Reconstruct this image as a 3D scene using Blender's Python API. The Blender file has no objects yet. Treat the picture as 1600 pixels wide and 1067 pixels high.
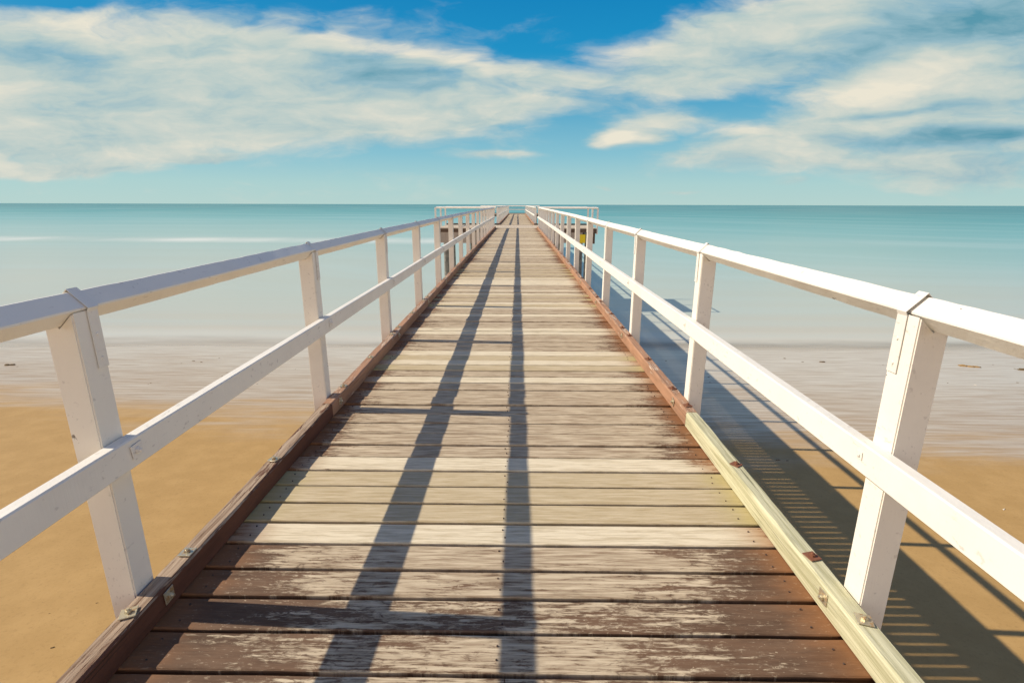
import bpy, bmesh, math, random
from mathutils import Vector, Matrix, noise as mnoise

R = math.radians
scene = bpy.context.scene
col = scene.collection
RNG = random.Random(7)

# ------------------------------------------------------------------ layout (metres)
EYE = 1.352                       # eye above the deck, deck at the camera is z = 0
WATER_Z = -4.45
END_MAIN = 28.6                   # main walkway meets the landing
LAND0, LAND1 = 28.62, 32.7
OUT0, OUT1 = 32.72, 70.0
XL, XR = -1.253, 1.122            # outer faces of the kerbs
PXL, PXR = -1.300, 1.169          # railing post centres
BAY = 1.75
POST0 = 1.45


def zc(y):
    """the walkway climbs very slightly and levels out at the landing"""
    if y >= 29.0:
        return 0.116
    return 0.008 * y - 0.000138 * y * y


def ground_z(x, y):
    if y < 24:
        h = 4.60 + 0.076 * (y - 4.7)
    else:
        h = 6.067 + 0.045 * (y - 24)
    h = min(h, 9.5)
    return EYE - h


# ------------------------------------------------------------------ node helpers
class NT:
    def __init__(self, tree):
        self.t = tree
        self.n = tree.nodes
        self.l = tree.links

    def node(self, kind, **kw):
        nd = self.n.new(kind)
        for k, v in kw.items():
            setattr(nd, k, v)
        return nd

    def put(self, sock, v):
        if hasattr(v, 'is_output') or isinstance(v, bpy.types.NodeSocket):
            self.l.new(v, sock)
        else:
            if isinstance(v, (tuple, list)) and sock.type == 'RGBA' and len(v) == 3:
                v = (*v, 1)
            sock.default_value = v

    def math(self, op, a, b=0.0, c=0.0, clamp=False):
        nd = self.node('ShaderNodeMath', operation=op, use_clamp=clamp)
        self.put(nd.inputs[0], a)
        self.put(nd.inputs[1], b)
        if len(nd.inputs) > 2:
            self.put(nd.inputs[2], c)
        return nd.outputs[0]

    def vmath(self, op, a, b=(0, 0, 0), s=1.0):
        nd = self.node('ShaderNodeVectorMath', operation=op)
        self.put(nd.inputs[0], a)
        self.put(nd.inputs[1], b)
        if op == 'SCALE':
            self.put(nd.inputs['Scale'], s)
        return nd.outputs['Value'] if op in ('LENGTH', 'DOT_PRODUCT') else nd.outputs['Vector']

    def noise(self, vec, scale, detail=4, rough=0.55, dist=0.0):
        nd = self.node('ShaderNodeTexNoise')
        self.put(nd.inputs['Vector'], vec)
        nd.inputs['Scale'].default_value = scale
        nd.inputs['Detail'].default_value = detail
        nd.inputs['Roughness'].default_value = rough
        nd.inputs['Distortion'].default_value = dist
        return nd.outputs['Fac']

    def noise_col(self, vec, scale, detail=3):
        nd = self.node('ShaderNodeTexNoise')
        self.put(nd.inputs['Vector'], vec)
        nd.inputs['Scale'].default_value = scale
        nd.inputs['Detail'].default_value = detail
        return nd.outputs['Color']

    def step(self, v, a, b, lo=0.0, hi=1.0, smooth=True):
        nd = self.node('ShaderNodeMapRange', interpolation_type='SMOOTHSTEP' if smooth else 'LINEAR', clamp=True)
        self.put(nd.inputs['Value'], v)
        for k, x in (('From Min', a), ('From Max', b), ('To Min', lo), ('To Max', hi)):
            self.put(nd.inputs[k], x)
        return nd.outputs['Result']

    def mix(self, f, a, b, blend='MIX'):
        nd = self.node('ShaderNodeMix', data_type='RGBA', blend_type=blend)
        self.put(nd.inputs[0], f)
        self.put(nd.inputs[6], a)
        self.put(nd.inputs[7], b)
        return nd.outputs[2]

    def ramp(self, f, stops, interp='LINEAR'):
        nd = self.node('ShaderNodeValToRGB')
        cr = nd.color_ramp
        cr.interpolation = interp
        while len(cr.elements) < len(stops):
            cr.elements.new(0.5)
        for e, (p, c) in zip(cr.elements, stops):
            e.position = p
            e.color = (*c, 1)
        self.put(nd.inputs[0], f)
        return nd.outputs[0]

    def bump(self, h, strength, dist=0.01, normal=None):
        nd = self.node('ShaderNodeBump')
        self.put(nd.inputs['Height'], h)
        nd.inputs['Strength'].default_value = strength
        nd.inputs['Distance'].default_value = dist
        if normal is not None:
            self.put(nd.inputs['Normal'], normal)
        return nd.outputs[0]

    def sep(self, v):
        nd = self.node('ShaderNodeSeparateXYZ')
        self.put(nd.inputs[0], v)
        return nd.outputs

    def comb(self, x, y, z):
        nd = self.node('ShaderNodeCombineXYZ')
        for i, v in enumerate((x, y, z)):
            self.put(nd.inputs[i], v)
        return nd.outputs[0]

    def pos(self):
        return self.node('ShaderNodeNewGeometry').outputs['Position']

    def attr(self, name):
        nd = self.node('ShaderNodeAttribute', attribute_name=name)
        return nd.outputs['Vector']


def new_mat(name):
    m = bpy.data.materials.new(name)
    m.use_nodes = True
    T = NT(m.node_tree)
    T.n.clear()
    out = T.node('ShaderNodeOutputMaterial')
    b = T.node('ShaderNodeBsdfPrincipled')
    T.l.new(b.outputs[0], out.inputs[0])
    return m, T, b, out


def lin(r, g, b):
    f = lambda c: (c / 255) / 12.92 if c / 255 <= 0.04045 else ((c / 255 + 0.055) / 1.055) ** 2.4
    return (f(r), f(g), f(b))


# ------------------------------------------------------------------ materials
def mat_paint(name, base=(0.80, 0.755, 0.66), dirty=0.35, chips=0.675):
    m, T, b, o = new_mat(name)
    p = T.pos()
    big = T.noise(p, 3.1, 5, 0.6)
    fine = T.noise(T.vmath('MULTIPLY', p, (90, 14, 22)), 1.0, 4, 0.6)
    brush = T.noise(T.vmath('MULTIPLY', p, (160, 160, 12)), 1.0, 3, 0.5)
    c = T.mix(T.step(big, 0.42, 0.72, 0, dirty), base, tuple(v * s for v, s in zip(base, (0.80, 0.79, 0.80))))
    spots = T.noise(p, 31.0, 3, 0.5)
    c = T.mix(T.math('MULTIPLY', T.step(spots, 0.66, 0.74), 0.28), c, (0.30, 0.25, 0.22))
    chip = T.noise(T.vmath('MULTIPLY', p, (1, 0.55, 1)), 17.0, 5, 0.62)
    gate = T.step(T.noise(p, 1.7, 2), 0.52, 0.60)
    cm = T.math('MULTIPLY', T.step(chip, chips, chips + 0.02), gate)
    c = T.mix(cm, c, (0.10, 0.075, 0.055))
    scuff = T.noise(T.vmath('MULTIPLY', p, (95, 22, 60)), 1.0, 4, 0.6)
    sg = T.step(T.noise(p, 4.3, 3), 0.47, 0.62)
    c = T.mix(T.math('MULTIPLY', T.math('MULTIPLY', T.step(scuff, 0.60, 0.70), sg), 0.45), c, (0.27, 0.235, 0.20))
    T.put(b.inputs['Base Color'], c)
    b.inputs['Roughness'].default_value = 0.5
    b.inputs['Specular IOR Level'].default_value = 0.3
    h = T.math('ADD', T.math('MULTIPLY', fine, 0.5), T.math('MULTIPLY', brush, 0.5))
    h = T.math('SUBTRACT', h, T.math('MULTIPLY', cm, 0.8))
    T.put(b.inputs['Normal'], T.bump(h, 0.35, 0.004))
    return m


def mat_planks():
    m, T, b, o = new_mat('weathered_planks')
    p = T.pos()
    a = T.sep(T.attr('plank'))            # x: paint left on the board, y: timber tone, z: random
    q = T.sep(p)
    off = T.math('MULTIPLY', a[2], 37.0)
    x = T.math('ADD', q[0], off)
    grain = T.noise(T.comb(T.math('MULTIPLY', x, 5.5), T.math('MULTIPLY', q[1], 85.0), off), 1.0, 6, 0.65, 0.6)
    fibre = T.noise(T.comb(T.math('MULTIPLY', x, 16.0), T.math('MULTIPLY', q[1], 300.0), off), 1.0, 4, 0.6)
    blot = T.noise(T.comb(T.math('MULTIPLY', x, 3.0), T.math('MULTIPLY', q[1], 11.0), off), 1.0, 4, 0.6)
    flake = T.noise(T.comb(T.math('MULTIPLY', x, 17.0), T.math('MULTIPLY', q[1], 52.0), off), 1.0, 7, 0.72, 1.1)
    # timber under the paint: silvery mauve-cream / pale cream / olive-tan
    silver = T.mix(T.step(grain, 0.30, 0.68), (0.255, 0.175, 0.105), (0.60, 0.49, 0.335))
    pale = T.mix(T.step(grain, 0.28, 0.62), (0.47, 0.38, 0.24), (0.73, 0.63, 0.45))
    olive = T.mix(T.step(grain, 0.30, 0.70), (0.41, 0.315, 0.175), (0.58, 0.475, 0.31))
    wood = T.mix(T.step(a[1], 0.28, 0.42), silver, pale)
    wood = T.mix(T.step(a[1], 0.62, 0.76), wood, olive)
    wood = T.mix(T.step(fibre, 0.60, 0.78, 0, 0.45), wood, (0.17, 0.11, 0.075))
    # brown deck paint, worn away down the middle where people walk
    ends = T.math('POWER', T.math('ABSOLUTE', T.math('DIVIDE', T.math('ADD', q[0], 0.065), 1.16)), 3.0)
    lvl = T.math('ADD', T.math('MULTIPLY', flake, 0.52), T.math('MULTIPLY', blot, 0.44))
    lvl = T.math('SUBTRACT', lvl, T.math('MULTIPLY', T.math('SUBTRACT', grain, 0.66), 0.42))
    lvl = T.math('ADD', lvl, T.math('MULTIPLY', ends, 0.36))
    lvl = T.math('ADD', lvl, T.math('SUBTRACT', T.math('MULTIPLY', a[0], 0.50), 0.085))
    paint = T.step(lvl, 0.84, 0.96)
    pc = T.mix(T.step(blot, 0.3, 0.7), (0.075, 0.039, 0.022), (0.150, 0.084, 0.048))
    pc = T.mix(T.step(fibre, 0.52, 0.75, 0, 0.5), pc, (0.25, 0.16, 0.10))
    fleck = T.noise(T.comb(T.math('MULTIPLY', x, 48.0), T.math('MULTIPLY', q[1], 130.0), off), 1.0, 4, 0.65, 0.6)
    fl = T.math('MULTIPLY', T.step(fleck, 0.60, 0.66), T.step(blot, 0.40, 0.62, 0.25, 0.9))
    c = T.mix(T.math('MULTIPLY', T.math('MULTIPLY', paint, 0.95), T.math('SUBTRACT', 1.0, fl)), wood, pc)
    # rust-orange bleed from the kerb timber at the board ends
    end2 = T.step(T.math('ADD', T.math('ABSOLUTE', T.math('ADD', q[0], 0.065)), T.math('MULTIPLY', blot, 0.22)), 1.03, 1.26)
    c = T.mix(T.math('MULTIPLY', end2, 0.75), c, T.mix(T.step(a[1], 0.62, 0.76), (0.28, 0.120, 0.045), (0.40, 0.33, 0.13)))
    knot = T.noise(T.comb(T.math('MULTIPLY', x, 3.2), T.math('MULTIPLY', q[1], 16.0), off), 1.0, 2, 0.5)
    c = T.mix(T.step(knot, 0.76, 0.80, 0, 0.8), c, (0.07, 0.04, 0.03))
    T.put(b.inputs['Base Color'], c)
    b.inputs['Roughness'].default_value = 0.72
    b.inputs['Specular IOR Level'].default_value = 0.22
    h = T.math('ADD', T.math('MULTIPLY', grain, 0.7), T.math('MULTIPLY', fibre, 0.35))
    h = T.math('ADD', h, T.math('MULTIPLY', paint, 0.30))
    T.put(b.inputs['Normal'], T.bump(h, 0.55, 0.006))
    return m


def mat_timber(name, wood_a, wood_b, paint_a=None, cover=0.5, side_shade=0.0, spec=0.2):
    """kerbs and beams: grain runs along y"""
    m, T, b, o = new_mat(name)
    p = T.pos()
    q = T.sep(p)
    n = T.sep(T.node('ShaderNodeNewGeometry').outputs['Normal'])
    grain = T.noise(T.vmath('MULTIPLY', p, (75, 2.4, 75)), 1.0, 6, 0.66, 0.5)
    blot = T.noise(T.vmath('MULTIPLY', p, (9, 2.0, 9)), 1.0, 4, 0.6)
    flake = T.noise(T.vmath('MULTIPLY', p, (55, 7.0, 55)), 1.0, 6, 0.7, 0.8)
    c = T.mix(T.step(grain, 0.32, 0.66), wood_a, wood_b)
    h = grain
    if paint_a is not None:
        lvl = T.math('ADD', T.math('MULTIPLY', flake, 0.6), T.math('MULTIPLY', blot, 0.5))
        pm = T.step(T.math('ADD', T.math('ADD', lvl, cover), T.step(n[2], 0.2, 0.9, side_shade, 0.0)), 0.98, 1.06)  # upright faces keep more brown paint, darkened to stand in for shade
        c = T.mix(pm, c, T.mix(T.step(blot, 0.3, 0.7), paint_a, tuple(v * 1.45 for v in paint_a)))
        h = T.math('ADD', grain, T.math('MULTIPLY', pm, 0.5))
    crack = T.noise(T.vmath('MULTIPLY', p, (130, 1.3, 130)), 1.0, 3, 0.5)
    ck = T.step(crack, 0.64, 0.70)
    c = T.mix(T.math('MULTIPLY', ck, 0.75), c, tuple(v * 0.25 for v in wood_a))
    T.put(b.inputs['Base Color'], c)
    b.inputs['Roughness'].default_value = 0.75
    b.inputs['Specular IOR Level'].default_value = spec
    T.put(b.inputs['Normal'], T.bump(T.math('SUBTRACT', h, T.math('MULTIPLY', ck, 0.6)), 0.6, 0.006))
    return m


def mat_metal(name, base, rust, amount, metallic=0.6, rough=0.5):
    m, T, b, o = new_mat(name)
    p = T.pos()
    n1 = T.noise(p, 60, 4, 0.6)
    f = T.step(n1, 0.62 - amount * 0.4, 0.72 - amount * 0.4)
    T.put(b.inputs['Base Color'], T.mix(f, base, rust))
    T.put(b.inputs['Metallic'], T.math('MULTIPLY', T.math('SUBTRACT', 1.0, f), metallic))
    b.inputs['Roughness'].default_value = rough
    T.put(b.inputs['Normal'], T.bump(n1, 0.3, 0.002))
    return m


def mat_plain(name, c1, c2, scale=8, rough=0.8, bump=0.3):
    m, T, b, o = new_mat(name)
    n1 = T.noise(T.pos(), scale, 5, 0.6)
    T.put(b.inputs['Base Color'], T.mix(T.step(n1, 0.35, 0.65), c1, c2))
    b.inputs['Roughness'].default_value = rough
    b.inputs['Specular IOR Level'].default_value = 0.2
    T.put(b.inputs['Normal'], T.bump(n1, bump, 0.01))
    return m


def mat_sand():
    m, T, b, o = new_mat('beach_sand')
    p = T.pos()
    q = T.sep(p)
    px = T.comb(T.math('MULTIPLY', q[0], 0.16), T.math('MULTIPLY', q[1], 0.9), 0.0)
    wob = T.math('SUBTRACT', T.noise(px, 1.0, 5, 0.62, 0.6), 0.5)
    # position across the shore, skewed as the tide line runs slightly oblique
    s = T.math('ADD', q[1], T.math('MULTIPLY', q[0], 0.15))
    s = T.math('ADD', s, T.math('MULTIPLY', wob, 7.0))
    wet = T.step(s, 9.6, 13.0)
    wash = T.step(s, 13.0, 19.0)
    fine = T.noise(p, 120.0, 3, 0.7)
    grit = T.noise(p, 22.0, 5, 0.7)
    mott = T.noise(p, 2.2, 5, 0.6)
    damp = T.mix(T.step(mott, 0.35, 0.7), (0.42, 0.255, 0.090), (0.47, 0.290, 0.107))
    streak = T.noise(T.comb(T.math('MULTIPLY', q[0], 0.55), T.math('MULTIPLY', q[1], 9.0), 3.0), 1.0, 5, 0.6, 0.4)
    wetc = T.mix(T.step(streak, 0.35, 0.66), (0.40, 0.295, 0.19), (0.55, 0.45, 0.33))
    washc = T.mix(T.step(streak, 0.3, 0.7), (0.47, 0.40, 0.305), (0.62, 0.55, 0.44))
    damp = T.mix(T.step(grit, 0.50, 0.75, 0, 0.45), damp, (0.27, 0.155, 0.055))
    damp = T.mix(T.step(fine, 0.55, 0.72, 0, 0.30), damp, (0.60, 0.42, 0.20))
    c = T.mix(wet, damp, wetc)
    c = T.mix(wash, c, washc)
    speck = T.noise(p, 34.0, 2, 0.5)
    c = T.mix(T.step(speck, 0.74, 0.78, 0, 0.5), c, (0.12, 0.085, 0.055))
    T.put(b.inputs['Base Color'], c)
    film = T.math('MULTIPLY', wet, T.step(streak, 0.38, 0.62, 0.55, 1.0))
    T.put(b.inputs['Roughness'], T.step(film, 0.0, 1.0, 0.62, 0.30))
    T.put(b.inputs['Specular IOR Level'], T.step(film, 0.0, 1.0, 0.15, 0.42))
    rip = T.noise(T.comb(T.math('MULTIPLY', q[0], 1.1), T.math('MULTIPLY', q[1], 9.0), 0.0), 1.0, 3, 0.5, 0.5)
    h = T.math('ADD', T.math('MULTIPLY', fine, 0.12), T.math('MULTIPLY', T.math('MULTIPLY', rip, wet), 0.9))
    h = T.math('ADD', h, T.math('MULTIPLY', mott, 0.25))
    T.put(b.inputs['Normal'], T.bump(h, 0.35, 0.03))
    return m


def mat_sea():
    m = bpy.data.materials.new('shallow_sea')
    m.use_nodes = True
    T = NT(m.node_tree)
    T.n.clear()
    out = T.node('ShaderNodeOutputMaterial')
    p = T.pos()
    q = T.sep(p)
    wob = T.math('SUBTRACT', T.noise(T.comb(T.math('MULTIPLY', q[0], 0.012), T.math('MULTIPLY', q[1], 0.05), 0.0), 1.0, 5, 0.6), 0.5)
    edge = T.math('SUBTRACT', T.noise(T.comb(T.math('MULTIPLY', q[0], 0.10), T.math('MULTIPLY', q[1], 0.45), 7.0), 1.0, 4, 0.6), 0.5)
    deep = T.step(q[1], 28.0, 60.0)
    y = T.math('ADD', q[1], T.math('MULTIPLY', T.math('MULTIPLY', q[0], deep), 0.75))
    y = T.math('MAXIMUM', T.math('MINIMUM', y, T.math('MULTIPLY', q[1], 1.7)), T.math('MAXIMUM', T.math('MULTIPLY', q[1], 0.8), 1.0))
    lg = T.math('DIVIDE', T.math('LOGARITHM', T.math('DIVIDE', y, 18.0), 2.0), 7.0)   # 0 at 18 m, 1 at 2.3 km
    f = T.math('ADD', lg, T.math('MULTIPLY', wob, 0.07))
    c = T.ramp(f, [
        (0.00, (0.80, 0.71, 0.56)),
        (0.03, (0.66, 0.59, 0.47)),
        (0.06, (0.53, 0.490, 0.385)),
        (0.11, (0.48, 0.500, 0.410)),
        (0.20, (0.42, 0.500, 0.430)),
        (0.33, (0.31, 0.475, 0.430)),
        (0.47, (0.175, 0.405, 0.390)),
        (0.62, (0.075, 0.310, 0.305)),
        (0.80, (0.045, 0.240, 0.240)),
        (1.00, (0.035, 0.220, 0.225))])
    band = T.noise(T.comb(T.math('MULTIPLY', q[0], 0.010), T.math('MULTIPLY', lg, 46.0), 2.0), 1.0, 4, 0.6)
    c = T.mix(T.step(band, 0.35, 0.75, 0, 0.22), c, (0.45, 0.60, 0.58))
    # smeared breaker: a pale line about 85 m out, fading in and out along its length
    line = T.math('SUBTRACT', q[1], T.math('ADD', 85.0, T.math('MULTIPLY', wob, 10.0)))
    line = T.math('ABSOLUTE', T.math('ADD', line, T.math('MULTIPLY', q[0], 0.035)))
    foam = T.math('MULTIPLY', T.step(line, 0.0, 10.0, 1.0, 0.0), T.step(T.noise(T.comb(T.math('MULTIPLY', q[0], 0.022), 0.0, 0.0), 1.0, 3), 0.36, 0.58))
    foam = T.math('MULTIPLY', foam, T.step(q[0], -12.0, 6.0, 0.75, 0.08))
    c = T.mix(foam, c, (0.80, 0.78, 0.70))
    dif = T.node('ShaderNodeBsdfDiffuse')
    T.put(dif.inputs['Color'], c)
    gl = T.node('ShaderNodeBsdfGlossy')
    gl.inputs['Roughness'].default_value = 0.24
    T.put(gl.inputs['Color'], (0.92, 0.95, 0.95))
    wav = T.noise(T.comb(T.math('MULTIPLY', q[0], 0.5), T.math('MULTIPLY', q[1], 1.5), 0.0), 1.0, 4, 0.6)
    nb = T.bump(wav, 0.12, 0.15)
    T.put(gl.inputs['Normal'], nb)
    lw = T.node('ShaderNodeLayerWeight')
    lw.inputs['Blend'].default_value = 0.5
    fac = T.step(lw.outputs['Facing'], 0.45, 1.0, 0.10, 0.30)
    mx = T.node('ShaderNodeMixShader')
    T.put(mx.inputs[0], fac)
    T.l.new(dif.outputs[0], mx.inputs[1])
    T.l.new(gl.outputs[0], mx.inputs[2])
    tr = T.node('ShaderNodeBsdfTransparent')
    cov = T.step(T.math('ADD', q[1], T.math('MULTIPLY', edge, 2.6)), 19.7, 22.6)
    m2 = T.node('ShaderNodeMixShader')
    T.put(m2.inputs[0], cov)
    T.l.new(tr.outputs[0], m2.inputs[1])
    T.l.new(mx.outputs[0], m2.inputs[2])
    T.l.new(m2.outputs[0], out.inputs[0])
    return m


M = dict(
    paint=mat_paint('white_timber_paint'),
    strap=mat_paint('painted_steel', (0.76, 0.72, 0.64), 0.5, 0.76),
    planks=mat_planks(),
    kerb_grey=mat_timber('grey_brown_kerb', (0.20, 0.125, 0.075), (0.46, 0.345, 0.24), (0.095, 0.040, 0.024), 0.40, 0.40),
    kerb_brown=mat_timber('red_brown_kerb', (0.42, 0.28, 0.19), (0.62, 0.48, 0.36), (0.29, 0.160, 0.095), 0.51, 0.07),
    kerb_green=mat_timber('treated_pine_kerb', (0.37, 0.345, 0.195), (0.62, 0.585, 0.385)),
    beam=mat_timber('dark_bearer', (0.07, 0.042, 0.028), (0.16, 0.105, 0.07)),
    fascia=mat_timber('landing_fascia', (0.32, 0.25, 0.19), (0.48, 0.39, 0.31)),
    landing=mat_timber('landing_boards', (0.46, 0.37, 0.26), (0.66, 0.55, 0.41)),
    pile=mat_plain('tidal_pile', (0.15, 0.145, 0.125), (0.27, 0.25, 0.21), 6),
    bolt=mat_metal('zinc_bolt', (0.62, 0.56, 0.40), (0.33, 0.21, 0.10), 0.30, 0.75, 0.38),
    rust=mat_metal('rusty_bolt', (0.34, 0.17, 0.09), (0.20, 0.075, 0.035), 0.75, 0.3, 0.7),
    nail=mat_plain('nail_head', (0.05, 0.03, 0.025), (0.12, 0.08, 0.06), 60),
    yellow=mat_plain('yellow_board', (0.80, 0.56, 0.02), (0.86, 0.64, 0.03), 6, 0.5, 0.1),
    weed=mat_plain('dried_seaweed', (0.085, 0.058, 0.025), (0.20, 0.135, 0.06), 40, 0.85, 0.6),
    weed_tan=mat_plain('tan_seaweed', (0.26, 0.15, 0.05), (0.40, 0.25, 0.10), 30, 0.85, 0.6),
    shell=mat_plain('bleached_shell', (0.66, 0.60, 0.48), (0.78, 0.72, 0.60), 40, 0.5, 0.2),
    sand=mat_sand(),
    sea=mat_sea(),
)


# ------------------------------------------------------------------ object helpers
def link_mesh(name, bm, mats, parent=None, smooth=False):
    me = bpy.data.meshes.new(name)
    bm.normal_update()
    bm.to_mesh(me)
    bm.free()
    for m in (mats if isinstance(mats, (list, tuple)) else [mats]):
        me.materials.append(m)
    if smooth:
        for f in me.polygons:
            f.use_smooth = True
    o = bpy.data.objects.new(name, me)
    col.objects.link(o)
    if parent is not None:
        o.parent = parent
        o.matrix_parent_inverse = Matrix.Identity(4)
        off = parent_offset(parent)
        o.location = -off
    return o


def parent_offset(p):
    v = Vector((0, 0, 0))
    while p is not None:
        v += p.location
        p = p.parent
    return v


def tag(o, label, cat, group=None, kind=None):
    if label:
        o['label'] = label
    if cat:
        o['category'] = cat
    if group:
        o['group'] = group
    if kind:
        o['kind'] = kind
    return o


def thing(name, loc, label, cat, group=None):
    o = bpy.data.objects.new(name, None)
    o.empty_display_size = 0.3
    col.objects.link(o)
    o.location = loc
    return tag(o, label, cat, group)


def box(bm, x0, x1, y0, y1, z0, z1, mat=0, curve=True, bev=0.0):
    c = zc((y0 + y1) / 2) if curve else 0
    vs = [bm.verts.new((x, y, z + c)) for x in (x0, x1) for y in (y0, y1) for z in (z0, z1)]
    idx = [(0, 1, 3, 2), (4, 6, 7, 5), (0, 4, 5, 1), (2, 3, 7, 6), (0, 2, 6, 4), (1, 5, 7, 3)]
    fs = []
    for i in idx:
        f = bm.faces.new([vs[k] for k in i])
        f.material_index = mat
        fs.append(f)
    if bev > 0:
        es = {e for f in fs for e in f.edges}
        r = bmesh.ops.bevel(bm, geom=list(es), offset=bev, segments=1, affect='EDGES')
        for f in r['faces']:
            f.material_index = mat
    return vs


def sweep(bm, ys, prof_fn, mat=0, cap=True):
    """sweep a cross-section (list of x,z) along y; prof_fn(y) gives the section there"""
    rings = []
    for y in ys:
        rings.append([bm.verts.new((x, y, z)) for x, z in prof_fn(y)])
    n = len(rings[0])
    for a, b in zip(rings, rings[1:]):
        for i in range(n):
            j = (i + 1) % n
            f = bm.faces.new((a[i], a[j], b[j], b[i]))
            f.material_index = mat
    if cap:
        f = bm.faces.new(rings[0]); f.material_index = mat
        f = bm.faces.new(list(reversed(rings[-1]))); f.material_index = mat
    bmesh.ops.recalc_face_normals(bm, faces=bm.faces[:])


def frange(a, b, step):
    n = max(1, int(round((b - a) / step)))
    return [a + (b - a) * i / n for i in range(n + 1)]


def cyl(bm, c, r0, r1, z0, z1, seg=14, mat=0, wob=0.0):
    rings = []
    N = 6 if wob else 1
    for k in range(N + 1):
        t = k / N
        z = z0 + (z1 - z0) * t
        r = r0 + (r1 - r0) * t
        rings.append([bm.verts.new((c[0] + (r + wob * RNG.uniform(-1, 1)) * math.cos(2 * math.pi * i / seg),
                                    c[1] + (r + wob * RNG.uniform(-1, 1)) * math.sin(2 * math.pi * i / seg), z)) for i in range(seg)])
    for a, b in zip(rings, rings[1:]):
        for i in range(seg):
            j = (i + 1) % seg
            bm.faces.new((a[i], a[j], b[j], b[i])).material_index = mat
    bm.faces.new(list(reversed(rings[0]))).material_index = mat
    bm.faces.new(rings[-1]).material_index = mat


def nz(x, s=0.0):
    return mnoise.noise(Vector((x, s, 3.7)))


# ------------------------------------------------------------------ deck
# near boards as photographed: (paint left, timber tone) -- tone 0 silver, 0.5 pale cream, 1 olive tan
NEAR = {-1: (0.86, 0.1), 0: (0.84, 0.1), 1: (0.78, 0.1), 2: (0.86, 0.1), 3: (0.70, 0.15), 4: (0.60, 0.15), 5: (0.10, 0.5), 6: (0.0, 1.0),
        7: (0.0, 0.95), 8: (0.0, 0.9), 9: (0.22, 0.5), 10: (0.46, 0.15), 11: (0.44, 0.1), 12: (0.45, 0.15), 13: (0.42, 0.1),
        14: (0.42, 0.1), 15: (0.47, 0.1), 16: (0.40, 0.1), 17: (0.45, 0.15), 18: (0.08, 0.5), 19: (0.46, 0.2), 20: (0.15, 0.9),
        21: (0.02, 0.5), 22: (0.05, 0.95), 23: (0.0, 0.5), 24: (0.44, 0.1), 25: (0.5, 0.1), 26: (0.42, 0.15), 27: (0.46, 0.1),
        28: (0.05, 0.5), 29: (0.1, 0.55), 30: (0.44, 0.1), 31: (0.46, 0.1), 32: (0.36, 0.2), 33: (0.44, 0.1), 34: (0.10, 0.5)}
PLANK_EDGE0 = 1.225 - 0.148       # near edge of board 0 along y


def build_deck(name, parent, y0, y1, x0, x1, first=None, detail_to=9.0, pitch=0.148):
    bm = bmesh.new()
    lay = bm.verts.layers.float_vector.new('plank')
    y = y0
    i = first if first is not None else 100
    while y < y1 - 0.05:
        y_end = min(y + pitch + RNG.uniform(-0.004, 0.004), y1)
        gap = RNG.uniform(0.012, 0.018) if y < 12 else 0.012
        if i in NEAR and first is not None:
            wear, tone = NEAR[i]
        else:
            r = RNG.random()
            if r < 0.70:
                wear, tone = RNG.uniform(0.36, 0.54), RNG.uniform(0.0, 0.25)
            elif r < 0.88:
                wear, tone = RNG.uniform(0.0, 0.25), RNG.uniform(0.45, 0.58)
            else:
                wear, tone = RNG.uniform(0.0, 0.2), RNG.uniform(0.78, 1.0)
        rnd = RNG.random()
        near = y < detail_to
        pieces = [(x0, x1)]
        if i == 0 and first is not None:
            pieces = [(x0, -0.032), (-0.029, x1)]
        for (xa, xb) in pieces:
            n = max(2, int((xb - xa) / (0.06 if near else 0.6)))
            lift = RNG.uniform(-0.002, 0.002) if y < 2.2 else RNG.uniform(-0.0045, 0.0045)
            cup = RNG.uniform(-0.0015, 0.0015)
            rings = []
            for k in range(n + 1):
                x = xa + (xb - xa) * k / n
                j1 = nz(x * 5, i * 1.3) * 0.0022 + nz(x * 27, i * 2.1) * 0.0012 if near else 0
                j2 = nz(x * 5, i * 1.7 + 50) * 0.0022 + nz(x * 27, i * 2.9) * 0.0012 if near else 0
                ya, yb = y + gap / 2 + j1, y_end - gap / 2 + j2
                z = zc((ya + yb) / 2) + lift
                ch = 0.004
                sec = [(ya, z - 0.042), (yb, z - 0.042), (yb, z - ch + cup), (yb - ch, z + cup), (ya + ch, z), (ya, z - ch)]
                rings.append([bm.verts.new((x, yy, zz)) for yy, zz in sec])
            for ring in rings:
                for v in ring:
                    v[lay] = (wear, tone, rnd)
            for a, b in zip(rings, rings[1:]):
                for k in range(6):
                    j = (k + 1) % 6
                    bm.faces.new((a[k], b[k], b[j], a[j]))
            bm.faces.new(rings[0])
            bm.faces.new(list(reversed(rings[-1])))
        if near and y > 0.9:
            for nx in (-1.12, -0.055, 0.985):
                for t in (0.28, 0.72):
                    xx = nx + RNG.uniform(-0.012, 0.012)
                    yy = y + (y_end - y) * (t + RNG.uniform(-0.06, 0.06))
                    before = len(bm.faces)
                    vs = []
                    cyl(bm, (xx, yy), 0.0034, 0.0030, zc(yy) - 0.002, zc(yy) + 0.0034, 8, 1)
        y = y_end
        i += 1
    bmesh.ops.recalc_face_normals(bm, faces=bm.faces[:])
    return link_mesh(name, bm, [M['planks'], M['nail']], parent)


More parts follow.
